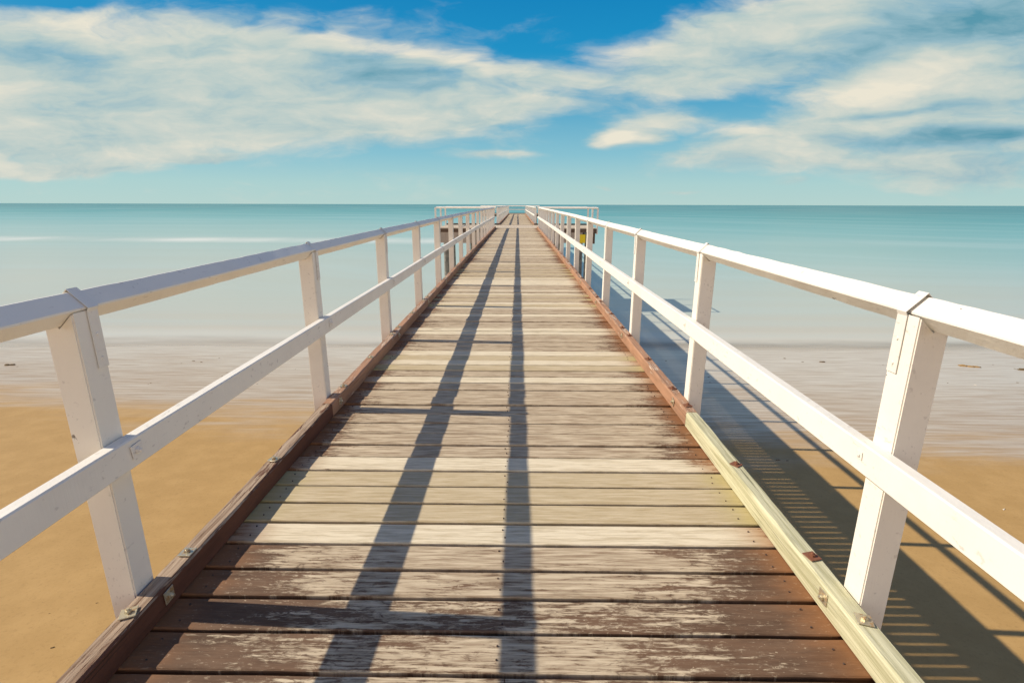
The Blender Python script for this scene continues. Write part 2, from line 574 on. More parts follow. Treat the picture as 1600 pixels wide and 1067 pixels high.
def kerb(parent, x0, x1, y0, y1, mat, seed, label=None):
    h, b = 0.093, 0.006

    def prof(y):
        c = zc(y)
        w = nz(y * 1.6, seed) * 0.003
        ca = b + abs(nz(y * 6, seed + 9)) * 0.007 + max(0, nz(y * 17, seed + 4)) * 0.005
        cb = b + abs(nz(y * 6, seed + 19)) * 0.007 + max(0, nz(y * 17, seed + 14)) * 0.005
        t = h + nz(y * 2.2, seed + 30) * 0.0025
        return [(x0 + w, c + 0.004), (x1 + w, c + 0.004), (x1 + w, c + t - cb), (x1 + w - cb, c + t), (x0 + w + ca, c + t), (x0 + w, c + t - ca)]
    bm = bmesh.new()
    sweep(bm, frange(y0, y1, 0.07 if y0 < 10 else 0.4), prof)
    o = link_mesh('kerb_beam', bm, mat, parent)
    if label:
        o['label'] = label
    return o


def bolt_mesh(rot=0.0, mats=None):
    """square washer with a hexagonal head and a domed thread end, z up, origin on the timber"""
    bm = bmesh.new()
    s = 0.023
    box(bm, -s, s, -s, s, 0.0006, 0.0042, 0, False, 0.0008)
    for v in bm.verts:
        v.co.rotate(Matrix.Rotation(rot, 3, 'Z'))
    cyl(bm, (0, 0), 0.0105, 0.0100, 0.0044, 0.0125, 6, 0)
    cyl(bm, (0, 0), 0.0060, 0.0045, 0.0127, 0.0185, 8, 0)
    me = bpy.data.meshes.new('bolt')
    bmesh.ops.recalc_face_normals(bm, faces=bm.faces[:])
    bm.to_mesh(me)
    bm.free()
    me.materials.append(mats)
    return me


BOLT = [bolt_mesh(r, M['bolt']) for r in (0.05, -0.3, 0.5)]
RBOLT = [bolt_mesh(r, M['rust']) for r in (0.1, 0.45)]


def put_bolt(me, parent, loc, rot=(0, 0, 0), label=None):
    o = bpy.data.objects.new('bolt', me)
    col.objects.link(o)
    o.parent = parent
    o.location = Vector(loc) - parent_offset(parent)
    o.rotation_euler = rot
    if label:
        o['label'] = label
    return o


def piles(parent, ys, xs, top=-0.34):
    for y in ys:
        bm = bmesh.new()
        box(bm, xs[0] - 0.28, xs[-1] + 0.28, y - 0.11, y + 0.11, top - 0.24, top, 0, True, 0.01)
        link_mesh('crosshead', bm, M['beam'], parent)
        for x in xs:
            bm = bmesh.new()
            g = ground_z(x, y) - 0.6
            cyl(bm, (x, y), 0.15, 0.135, g, zc(y) + top - 0.242, 18, 0, 0.004)
            bmesh.ops.recalc_face_normals(bm, faces=bm.faces[:])
            link_mesh('pile', bm, M['pile'], parent, True)


def bearers(parent, y0, y1, xs):
    for x in xs:
        bm = bmesh.new()
        sweep(bm, frange(y0, y1, 1.75), lambda y: [(x - 0.05, zc(y) - 0.335), (x + 0.05, zc(y) - 0.335), (x + 0.05, zc(y) - 0.048), (x - 0.05, zc(y) - 0.048)])
        link_mesh('bearer', bm, M['beam'], parent)


# ---- main walkway
walk = thing('boardwalk', (0, -2.2, 0), 'long boardwalk of flaking brown planks running from the beach out to the landing', 'boardwalk', 'pier walkways')
n_before = int(round((PLANK_EDGE0 + 2.2) / 0.148))
build_deck('deck', walk, PLANK_EDGE0 - n_before * 0.148, END_MAIN, XL + 0.004, XR - 0.004, first=-n_before)
bearers(walk, -2.2, END_MAIN - 0.02, (XL + 0.056, -0.055, XR - 0.056))
piles(walk, [-1.6 + 5.25 * k for k in range(6)], (-0.98, 0.86))
joints = [-2.2, 3.06, 8.31, 13.56, 18.81, 24.06, END_MAIN - 0.03]
SIDES = [(XL, XL + 0.070, PXL, 1), (XR - 0.072, XR, PXR, -1)]
for si, (x0, x1, px, inw) in enumerate(SIDES):
    for k, (a, b) in enumerate(zip(joints, joints[1:])):
        if k == 0:
            mat = M['kerb_grey'] if si == 0 else M['kerb_green']
            lab = 'grey brown kerb timber, split and weathered' if si == 0 else 'pale green new treated pine kerb'
        else:
            mat, lab = M['kerb_brown'], None
        if k == 0 and si == 1:
            b -= 0.10
        if k == 1 and si == 1:
            a -= 0.10
        kb = kerb(walk, x0, x1, a + 0.003, b - 0.003, mat, 3.0 * k + 40 * si, lab)
        for j in range(0, 12):
            py = POST0 + BAY * j
            for dy in (-0.13, 0.17, 0.86):
                yy = py + dy + RNG.uniform(-0.012, 0.012)
                if a + 0.05 < yy < b - 0.05 and yy < 16:
                    use = RNG.choice(BOLT)
                    if si == 1 and (dy > 0 or k > 0):
                        use = RNG.choice(RBOLT)
                    xx = (x0 + x1) / 2 + RNG.uniform(-0.006, 0.006)
                    put_bolt(use, kb, (xx, yy, zc(yy) + 0.0955), (0, 0, RNG.uniform(-0.2, 0.2)))
            yy = py + (0.0 if si == 0 else 0.02)
            if a + 0.05 < yy < b - 0.05 and yy < 16:
                xi = x1 + 0.0015 if si == 0 else x0 - 0.0015
                put_bolt(BOLT[j % 3], kb, (xi, yy, zc(yy) + 0.055), (0, R(90) * inw, 0))

# ------------------------------------------------------------------ railings
RAIL_C = 1.0475
HD = 0.0495                       # half diagonal of the square top rail set on edge


def post_mesh(y):
    """square post with a V cut in its head for the rail set on edge; x = 0 at its centre"""
    w, d = 0.0445, 0.0445
    bm = bmesh.new()
    zb = -0.33
    sec = [(-w, zb), (w, zb), (w, RAIL_C - 0.008), (0, RAIL_C - HD - 0.003), (-w, RAIL_C - 0.008)]
    rings = [[bm.verts.new((x, yy, z)) for x, z in sec] for yy in (-d, d)]
    for i in range(5):
        j = (i + 1) % 5
        bm.faces.new((rings[0][i], rings[0][j], rings[1][j], rings[1][i]))
    bm.faces.new(rings[0]); bm.faces.new(list(reversed(rings[1])))
    bmesh.ops.recalc_face_normals(bm, faces=bm.faces[:])
    es = [e for e in bm.edges if abs(e.verts[0].co.z - e.verts[1].co.z) > 0.5]
    bmesh.ops.bevel(bm, geom=es, offset=0.004, segments=2, affect='EDGES')
    me = bpy.data.meshes.new('post')
    bm.to_mesh(me)
    bm.free()
    me.materials.append(M['paint'])
    return me


def strap_mesh():
    """flat steel strap over the rail and down both faces of the post"""
    bm = bmesh.new()
    e = 0.0022
    t = 0.0022
    w = 0.0445
    hd = HD + e * 1.4

    def path(o):
        return [(-w - e - o, 0.862), (-w - e - o, RAIL_C - 0.012), (-hd - o, RAIL_C), (0, RAIL_C + hd + o), (hd + o, RAIL_C), (w + e + o, RAIL_C - 0.012), (w + e + o, 0.862)]
    a, b = path(0), path(t)
    hw = 0.019
    rows = []
    for yy in (-hw, hw):
        rows.append(([bm.verts.new((x, yy, z)) for x, z in a], [bm.verts.new((x, yy, z)) for x, z in b]))
    (a0, b0), (a1, b1) = rows
    for i in range(len(a) - 1):
        bm.faces.new((b0[i], b0[i + 1], b1[i + 1], b1[i]))
        bm.faces.new((a0[i], a1[i], a1[i + 1], a0[i + 1]))
        bm.faces.new((a0[i], a0[i + 1], b0[i + 1], b0[i]))
        bm.faces.new((a1[i], b1[i], b1[i + 1], a1[i + 1]))
    for i in (0, -1):
        bm.faces.new((a0[i], b0[i], b1[i], a1[i]))
    for z in (0.965, 0.89):
        for s in (1, -1):
            k = len(bm.verts)
            cyl(bm, (0, 0), 0.0058, 0.0045, 0.0, 0.003, 10)
            bm.verts.ensure_lookup_table()
            for v in bm.verts[k:]:
                c = v.co.copy()
                v.co = Vector((s * (w + e + t + c.z), c.x, z + c.y))
    bmesh.ops.recalc_face_normals(bm, faces=bm.faces[:])
    me = bpy.data.meshes.new('strap')
    bm.to_mesh(me)
    bm.free()
    me.materials.append(M['strap'])
    return me


POST, STRAP = post_mesh(0), strap_mesh()


def rail_prof(px, seed, inw, warp=1.0):
    def prof(y):
        c = zc(y)
        dz = nz(y * 0.55, seed) * 0.006 * warp
        dx = nz(y * 0.5, seed + 8) * 0.005 * warp
        tw = nz(y * 0.9, seed + 21) * R(2.0) * warp
        if seed < 1:
            tw += R(8.5) * math.exp(-((y - 2.95) / 0.42) ** 2)      # this length has warped towards the sun
        pts = []
        bv = 0.006
        for k in range(4):
            a = tw + R(90) * k
            ca, sa = math.cos(a), math.sin(a)
            tip = HD - 0.002 - (abs(nz(y * 9, seed + k * 7)) * 0.004 if warp else 0)
            for s in (-1, 1):
                u, v = tip - bv * 0.5, s * bv * 0.5 * (1 if k % 2 == 0 else 1)
                pts.append((u * ca - v * sa, u * sa + v * ca))
        return [(px + dx + x, c + RAIL_C + dz + z) for x, z in pts]
    return prof


def railing(name, parent_label, group, px, face_x, inw, y0, y1, post_ys, seed, near_to=18.0):
    """inw: +1 when the walkway lies towards +x"""
    t = thing(name, (px, post_ys[0], zc(post_ys[0])), parent_label, 'railing', group)
    base = parent_offset(t)
    for y in post_ys:
        p = bpy.data.objects.new('post', POST)
        col.objects.link(p)
        p.parent = t
        p.location = Vector((px, y, zc(y))) - base
        p.rotation_euler = (RNG.uniform(-0.004, 0.004), RNG.uniform(-0.004, 0.004), 0)
        if y < 30:
            s = bpy.data.objects.new('strap', STRAP)
            col.objects.link(s)
            s.parent = p
            s.location = (0, 0.021 + RNG.uniform(-0.003, 0.003), 0)
    # top rail in three-bay lengths, butted over posts
    cuts = [y0] + [y for i, y in enumerate(post_ys) if y0 + 1 < y < y1 - 1 and i % 3 == 2] + [y1]
    for k, (a, b) in enumerate(zip(cuts, cuts[1:])):
        bm = bmesh.new()
        sweep(bm, frange(a + 0.001, b - 0.001, 0.05 if a < 8 else 0.6), rail_prof(px, seed + (0 if k == 0 else 3.1 * k), inw))
        link_mesh('top_rail', bm, M['paint'], t)
    fx = face_x + inw * 0.002
    xa, xb = sorted((fx, fx + inw * 0.044))
    cuts = [y0] + [y + 0.0 for i, y in enumerate(post_ys) if y0 + 1 < y < y1 - 1 and i % 3 == 0] + [y1]
    for k, (a, b) in enumerate(zip(cuts, cuts[1:])):
        def prof(y):
            c = zc(y)
            w = nz(y * 0.6, seed + 60) * (0.003 if y < 3 else 0.007)
            ch = 0.004
            j = abs(nz(y * 8, seed + 70)) * 0.002
            zb, zt = c + 0.531 + w, c + 0.627 + w
            return [(xa + ch, zb), (xb - ch, zb), (xb, zb + ch), (xb, zt - ch - j), (xb - ch - j, zt), (xa + ch + j, zt), (xa, zt - ch - j), (xa, zb + ch)]
        bm = bmesh.new()
        sweep(bm, frange(a + 0.0015, b - 0.0015, 0.1 if a < 8 else 0.6), prof)
        mr = link_mesh('mid_rail', bm, M['paint'], t)
        for y in post_ys:
            if a < y + 0.02 <= b and y < near_to and y > 0:
                xi = xb if inw > 0 else xa
                bo = put_bolt(PBOLT, mr, (xi + inw * 0.0012, y + 0.022, zc(y) + 0.585), (0, R(90) * inw, 0))
                if inw < 0:
                    bo.scale = (0.55, 0.55, 0.45)
    return t


PBOLT = bolt_mesh(0.08, M['strap'])
ys_main = [POST0 + BAY * k for k in range(-1, 16)] + [END_MAIN - 0.15]
g_main = 'railings along the boardwalk'
railing('railing', 'white railing beside the brown kerb, the slanted top of its handrail in blue shade', g_main,
        PXL, PXL + 0.0445, 1, -1.6, END_MAIN - 0.06, ys_main, 0.5)
railing('railing', 'white railing in full sun beside the pale green kerb', g_main,
        PXR, PXR - 0.0445, -1, -1.6, END_MAIN - 0.06, ys_main, 11.5)

# ------------------------------------------------------------------ landing across the pier
OXL, OXR = XL + 0.035, XR - 0.035
LX0, LX1 = -4.42, 4.30
landing = thing('landing_stage', (0, LAND0, 0.1), 'low timber landing crossing the boardwalk, dark fascia below and a yellow board at one end', 'landing stage')
bm = bmesh.new()
y = LAND0
while y < LAND1 - 0.02:
    box(bm, LX0, LX1, y + 0.004, min(y + 0.146, LAND1), -0.044, 0.0, 0, True)
    y += 0.15
o = link_mesh('deck', bm, M['landing'], landing)
bm = bmesh.new()
box(bm, LX0 + 0.02, LX1 - 0.02, LAND0 + 0.006, LAND0 + 0.10, -0.235, -0.047, 0, True, 0.006)
link_mesh('edge_beam', bm, M['beam'], landing)
bm = bmesh.new()
box(bm, LX0 + 0.02, LX1 - 0.02, LAND1 - 0.12, LAND1 - 0.01, -0.30, -0.047, 0, True, 0.006)
link_mesh('edge_beam', bm, M['beam'], landing)
for xa, xb in ((LX0 + 0.05, -1.22), (1.12, LX1 - 0.75)):
    bm = bmesh.new()
    n = int((xb - xa) / 0.2)
    for k in range(n):
        a = xa + (xb - xa) * k / n
        box(bm, a + 0.004, a + (xb - xa) / n - 0.004, LAND0 + 0.03, LAND0 + 0.08, -0.82 + RNG.uniform(-0.02, 0.02), -0.238, 0, True)
    link_mesh('fascia_panel', bm, M['fascia'], landing)
for xa, xb in ((LX0 + 0.05, -1.2), (1.1, LX1 - 0.1)):
    bm = bmesh.new()
    box(bm, xa, xb, LAND1 - 0.10, LAND1 - 0.04, -0.80, -0.302, 0, True)
    link_mesh('fascia_panel', bm, M['beam'], landing)
bm = bmesh.new()
box(bm, 3.36, 3.72, LAND0 - 0.03, LAND0 + 0.004, -0.80, -0.34, 0, True, 0.004)
ybd = link_mesh('fender_board', bm, M['yellow'], landing)
ybd['label'] = 'plain bright yellow board hung below the deck edge'
bm = bmesh.new()
box(bm, LX1 - 0.30, LX1 + 0.02, LAND0 - 0.05, LAND0 + 0.004, -0.28, -0.05, 0, True, 0.01)
link_mesh('fender_block', bm, M['beam'], landing)
bm = bmesh.new()
box(bm, LX1 - 0.16, LX1 - 0.05, LAND0 + 0.01, LAND0 + 0.12, -0.84, -0.285, 0, True, 0.01)
link_mesh('fender_post', bm, M['beam'], landing)
bm = bmesh.new()
box(bm, XL + 0.06, XR - 0.06, LAND1 - 0.20, LAND1 - 0.004, 0.002, 0.012, 0, True, 0.002)
link_mesh('threshold_beam', bm, M['landing'], landing)
for xa, xb in ((LX0 + 0.02, OXL + 0.07), (OXR - 0.07, LX1 - 0.02)):
    bm = bmesh.new()
    box(bm, xa, xb, LAND1 - 0.13, LAND1 - 0.02, 0.014, 0.10, 0, True, 0.006)
    link_mesh('kerb_beam', bm, M['beam'], landing)
for x in (-4.0, -2.5, -0.98, 0.86, 2.4, 3.9):
    for y in (LAND0 + 0.5, LAND1 - 0.45):
        bm = bmesh.new()
        cyl(bm, (x, y), 0.15, 0.14, ground_z(x, y) - 0.5, zc(y) - 0.05, 14, 0, 0.004)
        bmesh.ops.recalc_face_normals(bm, faces=bm.faces[:])
        link_mesh('pile', bm, M['pile'], landing, True)


def beam_x(bm, xa, xb, y, z, h=0.049):
    """rail set on edge running across the pier"""
    c = zc(y)
    pts = [(0, h), (h, 0), (0, -h), (-h, 0)]
    rings = [[bm.verts.new((x, y + py, c + z + pz)) for py, pz in pts] for x in (xa, xb)]
    for i in range(4):
        j = (i + 1) % 4
        bm.faces.new((rings[0][i], rings[0][j], rings[1][j], rings[1][i]))
    bm.faces.new(rings[0]); bm.faces.new(list(reversed(rings[1])))
    bmesh.ops.recalc_face_normals(bm, faces=bm.faces[:])


def wing_railing(label, xo, xi, inw):
    t = thing('railing', (xo, LAND0 + 0.1, 0.1), label, 'railing', 'railings round the landing')
    base = parent_offset(t)
    ys = (LAND0 + 0.06, (LAND0 + LAND1) / 2, LAND1 - 0.06)
    for y in ys:
        p = bpy.data.objects.new('post', POST)
        col.objects.link(p)
        p.parent = t
        p.location = Vector((xo, y, zc(y))) - base
    bm = bmesh.new()
    sweep(bm, frange(ys[0] - 0.05, ys[2] + 0.05, 1.0), rail_prof(xo, 33 + xo, inw, 0.0))
    link_mesh('top_rail', bm, M['paint'], t)
    for y in (ys[0], ys[2]):
        bm = bmesh.new()
        a, b = sorted((xo + inw * 0.055, xi - inw * 0.05))
        beam_x(bm, a, b, y, RAIL_C + 0.02)
        link_mesh('top_rail', bm, M['paint'], t)
    return t


wing_railing('white railing on the landing end without the yellow board', LX0 - 0.05, PXL, 1)
wing_railing('white railing on the landing end above the yellow board', LX1 + 0.05, PXR, -1)

# ------------------------------------------------------------------ outer walkway and pier head
outer = thing('boardwalk', (0, OUT0, 0.1), 'far stretch of boardwalk beyond the landing, slightly narrower, running out to the open sea', 'boardwalk', 'pier walkways')
build_deck('deck', outer, OUT0 + 0.01, OUT1, OXL, OXR, None, 0.0)
bearers(outer, OUT0 + 0.01, OUT1, (OXL + 0.15, -0.06, OXR - 0.15))
piles(outer, [OUT0 + 2.5 + 5.25 * k for k in range(7)], (-0.92, 0.80))
for (x0, x1) in ((OXL, OXL + 0.07), (OXR - 0.07, OXR)):
    kerb(outer, x0, x1, OUT0 + 0.02, OUT1 - 0.01, M['kerb_brown'], x0 * 7)
ys_out = [OUT0 + 0.10 + BAY * k for k in range(0, 22) if OUT0 + 0.10 + BAY * k < OUT1 - 0.1]
g_out = 'railings of the far stretch'
railing('railing', 'far white railing beyond the landing, in line with the shaded railing', g_out, OXL - 0.047, OXL - 0.0025, 1, OUT0 + 0.05, OUT1 - 0.01, ys_out, 51, 0)
railing('railing', 'far white railing beyond the landing, in line with the sunlit railing', g_out, OXR + 0.047, OXR + 0.0025, -1, OUT0 + 0.05, OUT1 - 0.01, ys_out, 71, 0)

HX0, HX1 = -4.9, 2.9
HY0, HY1 = OUT1 + 0.005, OUT1 + 3.2
head = thing('pier_head', (0, HY0, 0.1), 'timber platform closing the seaward end of the pier', 'platform')
bm = bmesh.new()
y = HY0
while y < HY1 - 0.02:
    box(bm, HX0, HX1, y + 0.004, y + 0.146, -0.044, 0, 0, True)
    y += 0.15
link_mesh('deck', bm, M['landing'], head)
bm = bmesh.new()
box(bm, HX0, OXL - 0.12, HY0 + 0.006, HY0 + 0.1, -0.30, -0.047, 0, True)
link_mesh('edge_beam', bm, M['beam'], head)
bm = bmesh.new()
box(bm, OXR + 0.12, HX1, HY0 + 0.006, HY0 + 0.1, -0.30, -0.047, 0, True)
link_mesh('edge_beam', bm, M['beam'], head)
for x in (-4.5, -2.6, -0.9, 0.8, 2.5):
    bm = bmesh.new()
    cyl(bm, (x, HY0 + 1.6), 0.16, 0.15, ground_z(x, HY0) - 0.5, zc(40) - 0.05, 12, 0, 0.004)
    bmesh.ops.recalc_face_normals(bm, faces=bm.faces[:])
    link_mesh('pile', bm, M['pile'], head, True)
bm = bmesh.new()
box(bm, HX0 + 0.05, HX1 - 0.05, HY1 - 0.12, HY1 - 0.01, 0.004, 0.10, 0, True)
link_mesh('kerb_beam', bm, M['beam'], head)
hr = thing('railing', (0, HY1, 0.1), 'white railing across the seaward end of the pier with sea showing through', 'railing')
base = parent_offset(hr)
for x in (HX0 + 0.05, -3.2, -1.25, 1.05, HX1 - 0.05):
    p = bpy.data.objects.new('post', POST)
    col.objects.link(p)
    p.parent = hr
    p.location = Vector((x, HY1 - 0.06, zc(40))) - base
for yb, xa, xb in ((HY1 - 0.06, HX0, HX1), (HY0 + 0.08, HX0, OXL - 0.11), (HY0 + 0.08, OXR + 0.11, HX1)):
    bm = bmesh.new()
    beam_x(bm, xa, xb, yb, RAIL_C, 0.06)
    link_mesh('top_rail', bm, M['paint'], hr)
for xx in (HX0 + 0.05, HX1 - 0.05):
    p = bpy.data.objects.new('post', POST)
    col.objects.link(p)
    p.parent = hr
    p.location = Vector((xx, HY0 + 0.08, zc(40))) - base
bm = bmesh.new()
box(bm, HX0 + 0.06, HX1 - 0.06, HY1 - 0.135, HY1 - 0.108, 0.53, 0.62, 0, True)
link_mesh('mid_rail', bm, M['paint'], hr)

# ------------------------------------------------------------------ beach, sea bed and sea
bm = bmesh.new()
xs = [-4000, -600, -150, -60] + [v * 1.5 for v in range(-26, 27)] + [60, 150, 600, 4000]
ysg = [-300, -80, -30] + [-12 + v * 0.75 for v in range(0, 64)] + [45, 70, 140, 400]
grid = []
for y in ysg:
    grid.append([bm.verts.new((x, y, ground_z(x, y) + (0.03 * mnoise.noise(Vector((x * 0.12, y * 0.3, 0))) if -30 < y < 36 else 0))) for x in xs])
for a, b in zip(grid, grid[1:]):
    for i in range(len(xs) - 1):
        bm.faces.new((a[i], a[i + 1], b[i + 1], b[i]))
beach = link_mesh('beach', bm, M['sand'], None, True)
tag(beach, 'smooth tan sand turning wet and grey towards the waterline', 'beach', None, 'structure')

bm = bmesh.new()
xs = [-60000, -6000, -600, -80, 0, 80, 600, 6000, 60000]
ysw = [16.0, 30, 60, 120, 400, 1500, 6000, 20000, 60000]
grid = [[bm.verts.new((x, y, WATER_Z)) for x in xs] for y in ysw]
for a, b in zip(grid, grid[1:]):
    for i in range(len(xs) - 1):
        bm.faces.new((a[i], a[i + 1], b[i + 1], b[i]))
sea = link_mesh('sea', bm, M['sea'])
tag(sea, 'calm turquoise sea, pale and milky in the shallows', 'sea', None, 'structure')


# ------------------------------------------------------------------ scraps on the sand
def clump(name, x, y, size, mat, label, cat, group, flat=0.35, seed=0):
    r = random.Random(seed)
    bm = bmesh.new()
    lobes = r.randint(3, 5)
    for k in range(lobes):
        d = bmesh.ops.create_icosphere(bm, subdivisions=2, radius=1.0)
        a = r.uniform(0, 6.28)
        off = Vector((math.cos(a) * size * r.uniform(0.1, 0.9), math.sin(a) * size * 0.4 * r.random(), 0))
        sx, sy = size * r.uniform(0.3, 0.7), size * r.uniform(0.15, 0.35)
        ph = r.uniform(0, 9)
        for v in d['verts']:
            n = 1 + 0.55 * mnoise.noise(v.co * 2.2 + Vector((ph, 0, 0)))
            v.co = Vector((v.co.x * sx * n, v.co.y * sy * n, v.co.z * size * flat * 0.5 * n)) + off
    g = ground_z(x, y) + 0.03 * mnoise.noise(Vector((x * 0.12, y * 0.3, 0)))
    o = link_mesh(name, bm, mat, None, True)
    o.location = (x, y, g + size * flat * 0.18)
    o.rotation_euler = (0, 0, r.uniform(-0.5, 0.5))
    return tag(o, label, cat, group)


def px_ground(px, py):
    """photo pixel -> point on the sand (the photograph was measured once to place the scraps)"""
    t = (533.5 - py) / 800.0
    u = (px - 800.0) / 800.0
    cp, sp = math.cos(R(14.96)), math.sin(R(14.96))
    d = Vector((u + math.sin(R(-0.57)) * (cp + t * sp) * -1 * -1, cp + t * sp, -sp + t * cp))
    s = 10.0
    for _ in range(40):
        p = Vector((0, 0, EYE)) + d * s
        s *= (ground_z(p.x, p.y) - EYE) / (p.z - EYE)
    return d.x * s, d.y * s


SG = 'dark scraps of seaweed along the tide line'
SL = 'small dark scrap of seaweed lying on the wet sand'
small = [(20, 577, .05), (300, 567, .10), (312, 569, .09), (340, 562, .05), (345, 590, .05), (92, 582, .05), (280, 571, .05), (352, 585, .04), (232, 602, .05),
         (460, 579, .05), (437, 572, .06), (1283, 563, .19), (1224, 558, .10), (1252, 563, .09), (1376, 567, .06), (1475, 594, .05), (1583, 593, .06), (1578, 572, .07),
         (1214, 716, .06), (1228, 717, .05), (1106, 588, .06), (1108, 596, .06), (1040, 563, .06), (147, 949, .025), (72, 966, .02), (228, 604, .04), (400, 602, .04), (378, 577, .05), (1545, 566, .06), (1460, 571, .05)]
for i, (px_, py_, s) in enumerate(small):
    gx, gy = px_ground(px_, py_)
    clump('seaweed_scrap', gx, gy, s * 0.62, M['weed'], SL, 'seaweed', SG, 0.35, 100 + i)
gx, gy = px_ground(5, 575)
clump('seaweed_clump', gx, gy, 0.15, M['weed'], 'biggest dark clump of seaweed past the shaded railing, near the waterline', 'seaweed', None, 0.4, 41)
gx, gy = px_ground(1510, 569)
clump('seaweed_clump', gx, gy, 0.32, M['weed_tan'], 'tan flattened clump of seaweed beside the post of the sunlit railing', 'seaweed', None, 0.18, 42)
gx, gy = px_ground(1596, 574)
clump('seaweed_clump', gx, gy, 0.26, M['weed'], 'long dark strand of seaweed under the sunlit handrail', 'seaweed', None, 0.18, 43)
gx, gy = px_ground(78, 1020)
clump('pebble', gx, gy, 0.022, M['weed'], 'lone dark pebble on smooth tan sand below the shaded railing', 'pebble', None, 0.6, 44)
for i, (px_, py_, s) in enumerate([(1562, 790, .03), (1519, 597, .04), (1152, 591, .05)]):
    gx, gy = px_ground(px_, py_)
    clump('shell', gx, gy, s, M['shell'], 'tiny bleached shell fragment on the sand past the sunlit railing', 'shell', 'bleached shells on the sand', 0.5, 60 + i)

# ------------------------------------------------------------------ sun, sky, clouds
SUN_EL = R(38.7)
sx, sy = -1.0, 0.05
s_dir = Vector((sx, sy, 0)).normalized() * math.cos(SUN_EL) + Vector((0, 0, math.sin(SUN_EL)))
sl = bpy.data.lights.new('sun', 'SUN')
sl.energy = 4.9
sl.angle = R(0.5)
sl.color = (1.0, 0.90, 0.75)
so = bpy.data.objects.new('sun', sl)
col.objects.link(so)
so.rotation_euler = s_dir.to_track_quat('Z', 'Y').to_euler()

w = bpy.data.worlds.new('World')
scene.world = w
w.use_nodes = True
T = NT(w.node_tree)
T.n.clear()
wout = T.node('ShaderNodeOutputWorld')
bg = T.node('ShaderNodeBackground')
T.l.new(bg.outputs[0], wout.inputs[0])
skyt = T.node('ShaderNodeTexSky', sky_type='NISHITA')
skyt.sun_disc = False
skyt.sun_elevation = SUN_EL
skyt.sun_rotation = math.atan2(sx, sy) % (2 * math.pi)
skyt.air_density = 1.0
skyt.dust_density = 1.6
skyt.ozone_density = 2.5
STR = 0.1
gen = T.node('ShaderNodeTexCoord').outputs['Generated']
d = T.sep(gen)
fy = T.math('MAXIMUM', d[1], 0.06)
u = T.math('DIVIDE', d[0], fy)
v = T.math('DIVIDE', d[2], fy)


def uv(px_, py_):
    t = (533.5 - py_) / 800.0
    cp, sp = math.cos(R(14.96)), math.sin(R(14.96))
    dy = cp + t * sp
    return ((px_ - 800) / 800.0 / dy - 0.01, (-sp + t * cp) / dy)


uvw = T.comb(u, v, 0.0)
warp = T.vmath('SUBTRACT', T.noise_col(T.vmath('MULTIPLY', uvw, (3.0, 11.0, 1)), 1.0, 4), (0.5, 0.5, 0.5))
wuv = T.vmath('ADD', uvw, T.vmath('MULTIPLY', warp, (0.20, 0.050, 0)))
warp2 = T.vmath('SUBTRACT', T.noise_col(T.vmath('MULTIPLY', uvw, (9.0, 30.0, 1)), 1.0, 3), (0.5, 0.5, 0.5))
wuv = T.vmath('ADD', wuv, T.vmath('MULTIPLY', warp2, (0.07, 0.020, 0)))


def blob(cx, cy, rx, ry, ang=0.0, amp=1.0, inner=0.0):
    """one cloud bank: centre and radii in photo pixels, tilt in degrees (positive: rising to the right)"""
    c = uv(cx, cy)
    mp = T.node('ShaderNodeMapping', vector_type='TEXTURE')
    T.put(mp.inputs['Vector'], wuv)
    mp.inputs['Location'].default_value = (c[0], c[1], 0)
    mp.inputs['Rotation'].default_value = (0, 0, R(ang))
    mp.inputs['Scale'].default_value = (rx / 850.0, ry / 850.0, 1)
    ln = T.vmath('LENGTH', mp.outputs[0])
    return T.step(ln, inner, 1.0, amp, 0.0)


def total(lst):
    s = lst[0]
    for x in lst[1:]:
        s = T.math('ADD', s, x)
    return s


cover = total([
    blob(120, 120, 560, 150, -2, 1.2, 0.25), blob(560, 130, 420, 125, -6, 1.15, 0.25), blob(40, 228, 340, 60, -2, 1.1),
    blob(320, 205, 520, 52, 1, 0.75), blob(760, 175, 190, 30, 6, 0.75), blob(60, 5, 160, 16, 0, -0.8), blob(440, 38, 130, 16, -4, -0.45), blob(60, 266, 290, 17, 0, 1.0), blob(310, 247, 105, 14, 2, 1.3),
    blob(775, 244, 115, 11, 0, 0.95), blob(840, 122, 130, 26, 0, 0.65),
    blob(1130, 70, 330, 78, 14, 1.2, 0.3), blob(1420, 30, 330, 95, 12, 1.1, 0.3), blob(1420, 135, 270, 72, 9, 1.3, 0.3), blob(1560, 120, 260, 110, 0, 1.0, 0.2),
    blob(1020, 186, 120, 24, 4, 0.95), blob(970, 216, 70, 26, 0, 1.4, 0.2), blob(1190, 215, 260, 48, 3, 1.15), blob(1180, 255, 330, 30, 0, 0.85),
    blob(1490, 225, 330, 60, 0, 1.0, 0.3), blob(1480, 275, 300, 40, 0, 0.6, 0.1), blob(930, 296, 26, 9, 0, 0.8), blob(1235, 284, 50, 11, 0, 0.75), blob(1050, 298, 80, 8, 0, 0.6), blob(1150, 130, 160, 36, 10, 0.5)])
streak = T.noise(T.vmath('MULTIPLY', wuv, (4.6, 16.0, 1)), 1.0, 8, 0.60, 0.15)
fineN = T.noise(T.vmath('MULTIPLY', wuv, (13.0, 42.0, 1)), 1.0, 5, 0.6)
soft = T.noise(T.vmath('MULTIPLY', wuv, (2.2, 6.5, 1)), 1.0, 4, 0.55)
dens = T.math('ADD', cover, T.math('MULTIPLY', T.math('SUBTRACT', streak, 0.5), 1.65))
puff2 = T.noise(T.vmath('ADD', T.vmath('MULTIPLY', wuv, (7.0, 21.0, 1)), (0.06, -0.14, 0.0)), 1.0, 5, 0.58)
dens = T.math('ADD', dens, T.math('MULTIPLY', T.math('SUBTRACT', fineN, 0.5), 0.32))
